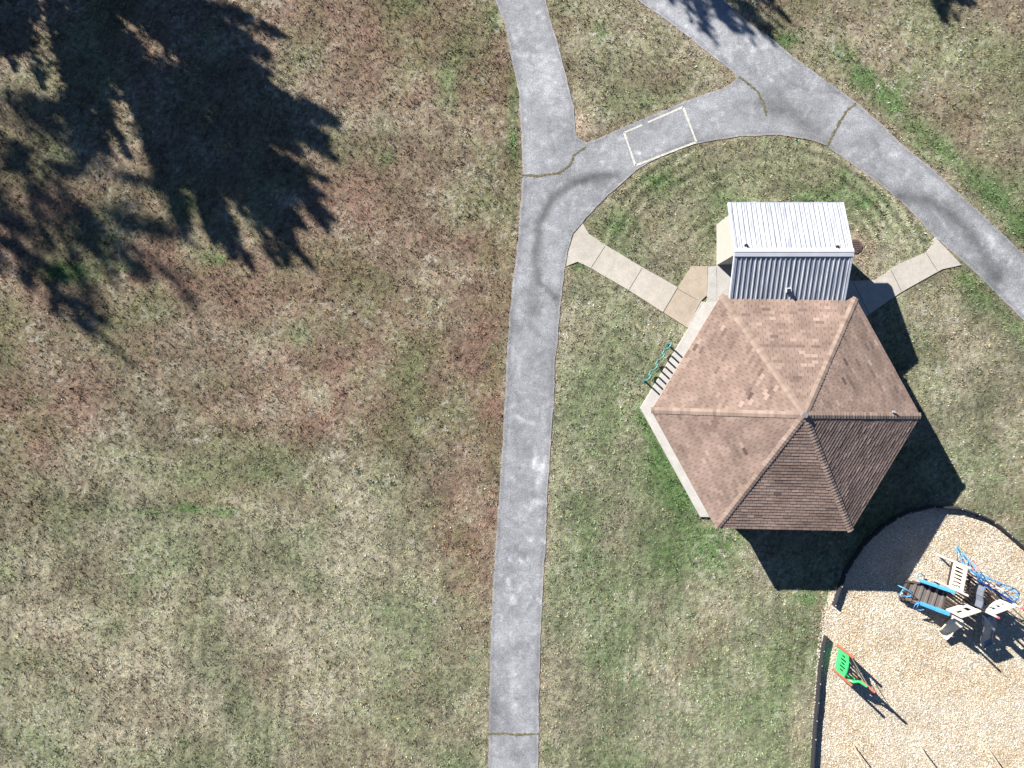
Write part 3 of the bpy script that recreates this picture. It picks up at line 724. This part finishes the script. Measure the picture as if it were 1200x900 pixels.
# ------------------------------------------------------------ green triangular climber
P1 = W(981.3,756); P2 = W(976.4,784); P3 = W(1002.6,792)
gc = thing('climber', 'small green panel climber with three terracotta red posts on the wood chips', 'climber', (*((P1+P2+P3)/3).xy, 0))
for p, h in ((P1,1.55),(P2,1.8),(P3,1.77)):
    m = MB(); m.tube([p, p+Vector((0,0,h))], .062, 12); m.tube([p+Vector((0,0,h)), p+Vector((0,0,h+.03))], .05, 12, r2=.02)
    m.build('post', M['redpost'], gc, smooth=False)
def panel(pa, pb, z0, z1, holes, mat, parent, name='panel', th=.05, bulge=0.0, n=None):
    """vertical panel of bars: solid except the given (u0,u1,v0,v1) openings, grid-cut"""
    us = sorted({0,1,*[h for o_ in holes for h in o_[:2]]}); vs = sorted({0,1,*[h for o_ in holes for h in o_[2:]]})
    m = MB(); d = (pb-pa); sd = Vector((-d.y,d.x,0)).normalized()*th/2
    def top(u): return z1+bulge*math.sin(math.pi*u)
    U = sorted(set(us) | set(np.linspace(0,1,9).tolist())) if bulge else us
    for i in range(len(U)-1):
        for j in range(len(vs)-1):
            uc, vc = (U[i]+U[i+1])/2, (vs[j]+vs[j+1])/2
            if any(h[0] < uc < h[1] and h[2] < vc < h[3] for h in holes): continue
            cs = []
            for s_ in (-1,1):
                for (u_, v_) in ((U[i],vs[j]),(U[i+1],vs[j]),(U[i+1],vs[j+1]),(U[i],vs[j+1])):
                    zz = z0+(top(u_)-z0)*v_; b = pa+d*u_+sd*s_; cs.append((b.x,b.y,zz))
            k = len(m.v); m.v += cs
            for f in ((3,2,1,0),(4,5,6,7),(0,1,5,4),(1,2,6,5),(2,3,7,6),(3,0,4,7)): m.f.append(tuple(k+x for x in f)); m.a.append(.5)
    return m.build(name, mat, parent)
hs = [(.14+.155*i,.14+.155*i+.085,.30+(.0 if i%2 else .08),.74+(.1 if i%2 else 0)) for i in range(5)]
panel(P1.lerp(P2,.06), P1.lerp(P2,.94), .18, 1.12, hs, M['green'], gc, bulge=.14)
panel(P2.lerp(P3,.07), P2.lerp(P3,.93), .35, 1.0, [(.25,.42,.2,.7),(.55,.75,.2,.7)], M['green'], gc, bulge=.12)
for hgt in (.45,.85,1.25):
    m = MB(); m.tube([P3+Vector((0,0,hgt)), P1+Vector((0,0,hgt))], .018, 8); m.build('rung', M['galv'], gc)
m = MB(); c_ = [G(255,425,1.0), G(300,445,1.15), G(345,440,1.3), G(375,455,1.35), G(420,485,1.45)]; m.tube(c_, .05, 8); m.build('grip', M['green'], gc)

# ------------------------------------------------------------ swing frame
sw = thing('swing_frame', 'pale metal swing frame whose thin legs stand on the chips along the bottom edge', 'swing set', (19.2,-18.2,0))
for k in range(3):
    b = W(1000+78.7*k, 872+2.2*k)
    for yb in (b.y, b.y-2.5):
        m = MB(); m.tube([(b.x,yb,0),(b.x,b.y-1.25,2.45)], .03, 8); m.build('leg', M['galv'], sw)
m = MB(); bx_ = W(1000,872); m.tube([(bx_.x-.1,bx_.y-1.25,2.48),(bx_.x+6.5,bx_.y-1.25,2.48)], .04, 10); m.build('top_bar', M['galv'], sw)

# ------------------------------------------------------------ play structure
ps = thing('play_structure', 'blue and cream play structure with stairs, slides and climbers on the wood chips', 'play structure', (*Q(480,330).xy, 0))
HT = 2.55
posts = {k: Vector((*Q(*v, HT).xy, 0)) for k, v in dict(A=(565,210), B=(530,383), C=(495,553), D=(735,530), E=(765,348), F=(890,466)).items()}
for k, p in posts.items():
    m = MB(); m.tube([p, p+Vector((0,0,HT-.08))], .048, 12); po = m.build('post', M['pinkpost'], ps)
    m = MB(); m.tube([p+Vector((0,0,HT-.08)), p+Vector((0,0,HT))], .054, 12, r2=.045); m.build('post_cap', M['capred'] if k in 'ADF' else M['cream'], po)
A, B_, Cc, D, E, F = [posts[k] for k in 'ABCDEF']
def slatdeck(poly, z, name='deck', d=None, sp=.13, w=.085):
    m = MB(); d = d.normalized(); nn = Vector((-d.y,d.x,0))
    us = [Vector((*p.xy,0)).dot(nn) for p in poly]
    t = min(us)+w/2+.01
    while t < max(us)-w/2:
        hits = []
        for i in range(len(poly)):
            p, q = poly[i], poly[(i+1)%len(poly)]; a, b = Vector((*p.xy,0)).dot(nn)-t, Vector((*q.xy,0)).dot(nn)-t
            if a*b < 0: hits.append(Vector((*p.xy,0)).lerp(Vector((*q.xy,0)), a/(a-b)).dot(d))
        if len(hits) >= 2:
            m.beam(d*min(hits)+nn*t+Vector((0,0,z)), d*max(hits)+nn*t+Vector((0,0,z)), w, .04)
        t += sp
    for i in range(len(poly)):
        p, q = Vector((*poly[i].xy, z-.05)), Vector((*poly[(i+1)%len(poly)].xy, z-.05)); m.beam(p, q, .05, .10)
    return m.build(name, M['deck'], ps)
slatdeck([A, E, D, Cc, B_], 1.15, d=(E-A))
slatdeck([E, F, D], 1.35, d=(F-E))
up = lambda z: Vector((0,0,z))
panel(A.lerp(B_,.05), A.lerp(B_,.95), 1.22, 2.18, [(.08+.15*i,.08+.15*i+.085,.16,.80) for i in range(6)], M['cream'], ps)
q1, q2 = Q(385,475,1.2), Q(512,434,1.2); panel(Vector((*q1.xy,0)), Vector((*q2.xy,0)), 1.2, 2.3, [(.14,.44,.38,.62),(.58,.82,.3,.7)], M['cream'], ps)
q1, q2 = Q(603,455,1.25), Q(735,405,1.25); panel(Vector((*q1.xy,0)), Vector((*q2.xy,0)), 1.25, 2.3, [(.2,.36,.3,.7),(.46,.62,.35,.65),(.72,.86,.4,.6)], M['cream'], ps)
# stairs
def tubep(pts, r, name, mat, seg=8):
    m = MB(); m.tube(pts, r, seg); return m.build(name, mat, ps, smooth=True)
nst = 6
s0a, s0b = Q(95,300,.06), Q(70,365,.06); s1a, s1b = Q(410,335,1.12), Q(365,485,1.12)
s0a = Q(120,285,.06); s0b = Q(75,400,.06)
for i in range(nst):
    t = (i+.5)/nst; a = s0a.lerp(s1a,t); b = s0b.lerp(s1b,t); dd = (s1a-s0a); dd.z = 0; dd.normalize()
    m = MB(); m.beam(a, b, .12, .035); m.build('tread', M['tread'] if i > 0 else M['deck'], ps)
for a, b in ((s0a,s1a),(s0b,s1b)):
    m = MB(); m.beam(a-up(.02), b-up(.02), .05, .20); m.build('stringer', M['deck'], ps)
m = MB(); m.quad([s0a-up(.1), s1a-up(.1), s1b-up(.1), s0b-up(.1)]); m.quad([s0b-up(.13), s1b-up(.13), s1a-up(.13), s0a-up(.13)]); m.build('stair_mesh', M['deck'], ps)
def rail(a, b, h0, h1, wide):
    p, q = Q(*a, h0), Q(*b, h1); mm = p.lerp(q,.5)+up(.03)
    m = MB(); m.beam(p, mm, wide, .06); m.beam(mm+up(.002), q+up(.002), wide*1.1, .06); m.beam(p-up(.25), q-up(.25), .035, .4); return m.build('handrail', M['blue'], ps, bevel=.02)
rail((215,282),(452,362),.85,1.95,.15); rail((215,432),(412,505),.85,1.95,.17)
tubep([Q(215,282,.85),Q(198,268,.72),Q(200,245,.45),Q(222,236,.3),Q(240,250,.2),Q(243,285,.02)], .022, 'rail_loop', M['skyblue'])
tubep([Q(215,430,.85),Q(185,440,.75),Q(172,465,.6),Q(215,480,.6),Q(262,470,.75),Q(215,430,.85)], .026, 'rail_loop', M['skyblue'])
tubep([Q(190,470,.6),Q(205,440,.8)], .022, 'rail_loop', M['skyblue'])
tubep([Q(80,320,.75),Q(165,362,.85),Q(150,388,.75),Q(72,382,.55),Q(105,340,.7)], .026, 'rail_loop', M['skyblue'])
tubep([Q(72,382,.55),Q(62,365,.02)], .022, 'rail_loop', M['skyblue']); tubep([Q(80,320,.75),Q(60,312,.02)], .022, 'rail_loop', M['skyblue'])
tubep([Q(165,362,.85),Q(130,355,.02)], .022, 'rail_loop', M['skyblue'])
# trough slides
def slide(cl_, hw, mat, inner=None, name='slide', lip=.14):
    cen = [Q(x, y, z) for x, y, z in cl_]; m = MB()
    n = len(cen); rings = []
    for i, p in enumerate(cen):
        d = (cen[min(i+1,n-1)]-cen[max(i-1,0)]); d.z = 0; d.normalize(); s_ = Vector((-d.y,d.x,0))
        ring = []
        for t, hz in ((-1.12,lip-.02),(-1.05,lip),(-.95,lip-.02),(-.8,.03),(-.4,0),(.4,0),(.8,.03),(.95,lip-.02),(1.05,lip),(1.12,lip-.02)):
            ring.append(p+s_*hw*t+up(hz))
        rings.append(ring)
    for i in range(n-1):
        for j in range(9): m.quad([rings[i][j], rings[i+1][j], rings[i+1][j+1], rings[i][j+1]]); m.quad([rings[i][j+1]-up(.03), rings[i+1][j+1]-up(.03), rings[i+1][j]-up(.03), rings[i][j]-up(.03)])
        for j in (0,9): m.quad([rings[i][j], rings[i][j]-up(.05), rings[i+1][j]-up(.05), rings[i+1][j]])
    return m.build(name, mat, ps)
slide([(655,500,1.20),(662,530,1.16),(668,562,1.02),(664,595,.82),(652,628,.60),(645,655,.42),(648,680,.27),(656,705,.20),(662,716,.19)], .27, M['slide'])
s_ = slide([(470,545,.98),(440,562,.86),(415,582,.68),(393,602,.48),(375,618,.30),(360,628,.22),(350,633,.20)], .30, M['cream'])
tubep([Q(655,500,1.2)-up(.02), Q(655,500,1.2)-up(1.2)], .03, 'support', M['galv'])
# slide hood, curved slate sheet
hp = [(592,300),(577,335),(570,365),(574,400),(562,440)]
m = MB()
for (a, b) in zip(hp[:-1], hp[1:]):
    p, q = Q(*a,1.3), Q(*b,1.3); p2, q2 = p+up(.62), q+up(.62); n_ = (q-p).cross(up(1)).normalized()*.04
    m.quad([p,q,q2,p2]); m.quad([p2+n_,q2+n_,q+n_,p+n_]); m.quad([p2,q2,q2+n_,p2+n_])
m.build('slide_hood', M['slide'], ps)
# arched ladder climber
ra_ = [(452,50,.02),(490,95,.5),(530,140,1.0),(575,185,1.5),(610,222,1.75),(640,262,1.6),(650,290,1.25)]
rb2 = [(462,150,.02),(495,165,.45),(530,190,.95),(560,222,1.4),(585,255,1.6),(600,290,1.5),(605,320,1.25)]
tubep([Q(*p) for p in ra_], .024, 'climber_rail', M['skyblue']); tubep([Q(*p) for p in rb2], .024, 'climber_rail', M['skyblue'])
for a, b in zip(ra_, rb2):
    tubep([Q(*a), Q(*b)], .017, 'climber_rung', M['skyblue'])
for (a, b) in zip(ra_[:-1], rb2[1:]): tubep([Q(*a), Q(*b)], .012, 'climber_rung', M['skyblue'])
tubep([Q(565,150,1.3), Q(585,180,1.6), Q(612,225,1.9)], .02, 'grip_bar', M['capred'])
# horizontal climbing net frame on the far side
oa = [(622,235,1.75),(690,280,1.85),(760,308,1.85),(840,335,1.75),(872,368,1.6),(862,400,1.4),(828,432,1.25)]
ob = [(600,262,1.3),(650,318,1.3),(700,345,1.3),(745,372,1.3),(790,398,1.3),(815,418,1.3),(826,430,1.25)]
tubep([Q(*p) for p in oa], .026, 'climber_rail', M['skyblue']); tubep([Q(*p) for p in ob], .026, 'climber_rail', M['skyblue'])
for i in range(6):
    tubep([Q(*oa[i]), Q(*ob[i])], .018, 'climber_rung', M['skyblue'])
    tubep([Q(*oa[i+1]), Q(*ob[i])], .014, 'climber_rung', M['skyblue'])
for p in (oa[2], oa[4]): 
    v = Q(*p); tubep([v, Vector((v.x,v.y,0))], .024, 'support', M['skyblue'])
m = MB(); m.beam(Q(700,345,1.55), Q(822,425,1.55), .10, .12); m.beam(Q(610,290,1.5), Q(690,345,1.5), .07, .08); m.build('side_plate', M['deepblue'], ps, bevel=.01)
m = MB(); m.beam(Q(590,395,1.5), Q(625,445,1.5), .05, .25); m.build('side_plate', M['blue'], ps)
# clatter bridge / inner stair between the decks
for i in range(7):
    p = Q(520+6*i-8, 255+i*27, 1.42); q = Q(572+2*i-8, 262+i*27, 1.42)
    m = MB(); m.beam(p, q, .055, .03); m.build('rung', M['deck'], ps)
# roof-less cross bars joining the posts
for a, b, z in ((A,E,2.1),(A,E,1.75),(D,F,1.6)):
    tubep([a+up(z), b+up(z)], .022, 'cross_bar', M['skyblue'])

# ------------------------------------------------------------ trees (all stand outside the frame; their shadows reach in)
def spray(p0, p1, r0, n, size, gap):
    """cloud of leaf triangles round a tapering segment"""
    t = rng.uniform(0.12,1,n)**.8; d = np.array(p1-p0)
    c = np.array(p0)[None]+d[None]*t[:,None]
    r = r0*(1-t)**.75+.05
    o = rng.normal(0,.5,(n,3))*r[:,None]
    c = c+o
    return c
def tree(name, label, base, height, crown_r, z0, limbs, leaves, leafsize, shape='round', trunk_r=.28, seed=1, lean_out=.9, group='trees standing beyond the frame'):
    rg = random.Random(seed); b = Vector((base[0], base[1], 0))
    t = thing(name, label, 'tree', b, group)
    m = MB()
    tp_ = [b+Vector((0,0,-.1)), b+up(height*.3), b+Vector((rg.uniform(-.2,.2),rg.uniform(-.2,.2),height*.65)), b+Vector((0,0,height*.97))]
    m.tube(tp_, trunk_r, 10, r2=.03 if shape == 'round' else .09)
    pts = []
    for i in range(limbs):
        f = (i+.5)/limbs; za = z0+(height*.9-z0)*f
        az = i*2.399+rg.uniform(-.3,.3)
        if shape == 'round':
            prof = math.sin(math.pi*min(1,(.18+.82*f)))**.55 if f < .6 else (1-((f-.6)/.4)**2*.72)
            L = crown_r*prof*rg.uniform(.72,1.08); rise = L*(.25+.9*f)*rg.uniform(.8,1.3)
        else:
            L = crown_r*((1-f)**.8+.17)*rg.uniform(.7,1.2); rise = L*rg.uniform(.5,.9)
        p0 = b+up(za); p1 = p0+Vector((math.cos(az)*L, math.sin(az)*L, rise))
        if p1.z > height: p1.z = height-rg.uniform(0,.4)
        mid = p0.lerp(p1,.5)+Vector((0,0,-.06*L))
        m.tube([p0, mid, p1], max(.02,trunk_r*.28*(1-f*.6)), 5, r2=.012)
        n = int(leaves/limbs*.45)
        pts.append(spray(p0.lerp(p1,.25), p1+(p1-p0)*.05, .14*L+.15, n, leafsize, 0))
        for s in range(5):
            q0 = p0.lerp(p1, .35+.12*s); a2 = az+(1 if s % 2 else -1)*rg.uniform(.4,.8); l2 = L*(.5-.05*s)*rg.uniform(.7,1.2)
            q1 = q0+Vector((math.cos(a2)*l2, math.sin(a2)*l2, l2*rg.uniform(.5,1.1)))
            if q1.z > height+.3: q1.z = height
            m.tube([q0,q1], .015, 4, r2=.006)
            pts.append(spray(q0, q1, .10*L+.10, int(leaves/limbs*.11), leafsize, 0))
    m.build('trunk', M['bark'], t)
    c = np.concatenate(pts); n = len(c)
    a = rng.normal(0,1,(n,3)); a /= np.linalg.norm(a,axis=1)[:,None]
    q = rng.normal(0,1,(n,3)); q -= a*(q*a).sum(1)[:,None]; q /= np.linalg.norm(q,axis=1)[:,None]
    s = rng.uniform(.6,1.3,(n,1))*leafsize
    V = np.stack([c-a*s*.5-q*s*.25, c-a*s*.1+q*s*.45, c+a*s*.8, c-a*s*.3-q*s*.5],1).reshape(-1,3)
    me = npmesh('crown', V, np.arange(4*n).reshape(-1,4), 4)
    link('crown', me, M['leaf'], t)
    return t
def shpos(dp, pp_, height):   # ground place of a tree whose top shadow lands at (dp,pp_) along/across the shadow direction
    off = height/math.tan(SUN_EL)*K
    d = dp-off
    px = d*.727+pp_*.687; py = d*.687-pp_*.727
    return W(px, py)
import os
b = shpos(368, 66, 13.5); tree('pine_tree', 'broad dense evergreen casting the big dark shadow at the upper left', (b.x,b.y), 13.5, 4.9, 1.6, 50, 95000, .19, 'round', .3, 4)
b = shpos(345, -112, 21); tree('bare_tree', 'tall thin leaved tree casting the soft broken shadow at the left edge', (b.x,b.y), 21, 4.0, 9.0, 34, 15000, .16, 'round', .3, 9)
b = shpos(446, -204, 23); tree('spruce_tree', 'slender tall spruce whose pointed shadow reaches farthest down the left edge', (b.x,b.y), 23, 2.4, 5, 60, 16000, .16, 'cone', .22, 12)
tree('maple_tree', 'medium tree whose leafy shadow dapples the top of the wide path', (-2.1,29.8), 10.3, 2.4, 2.5, 28, 8000, .14, 'round', .2, 15)
tree('young_tree', 'small tree whose short shadow touches the top right lawn', (10.9,28.5), 8.0, 1.9, 2.0, 28, 12000, .15, 'round', .14, 21)

# ------------------------------------------------------------ light, camera
sv = Vector((-SH.x*math.cos(SUN_EL), -SH.y*math.cos(SUN_EL), math.sin(SUN_EL)))
ld = bpy.data.lights.new('sun', 'SUN'); ld.energy = 5.0; ld.angle = math.radians(.5); ld.color = (1,.955,.89)
lo = bpy.data.objects.new('sun', ld); C.objects.link(lo); lo.rotation_euler = sv.to_track_quat('Z','Y').to_euler(); lo.location = sv*60
w = bpy.data.worlds.new('World'); bpy.context.scene.world = w; w.use_nodes = True
nt = w.node_tree; bg = nt.nodes['Background']
sky = nt.nodes.new('ShaderNodeTexSky'); sky.sky_type = 'NISHITA'; sky.sun_disc = False
sky.air_density = .8; sky.dust_density = 0; sky.ozone_density = 4; sky.altitude = 2500; sky.sun_elevation = SUN_EL; sky.sun_rotation = math.atan2(sv.x, sv.y)
nt.links.new(sky.outputs[0], bg.inputs['Color']); bg.inputs['Strength'].default_value = .05
cam = bpy.data.cameras.new('camera'); co = bpy.data.objects.new('camera', cam); C.objects.link(co)
co.location = (0,0,H); cam.sensor_width = 36; cam.lens = 36*H/48; cam.clip_end = 3000; cam.clip_start = .1
sc = bpy.context.scene; sc.camera = co
sc.view_settings.view_transform = 'Standard'; sc.view_settings.look = 'None'; sc.view_settings.gamma = 1
sc.view_settings.exposure = 1.42
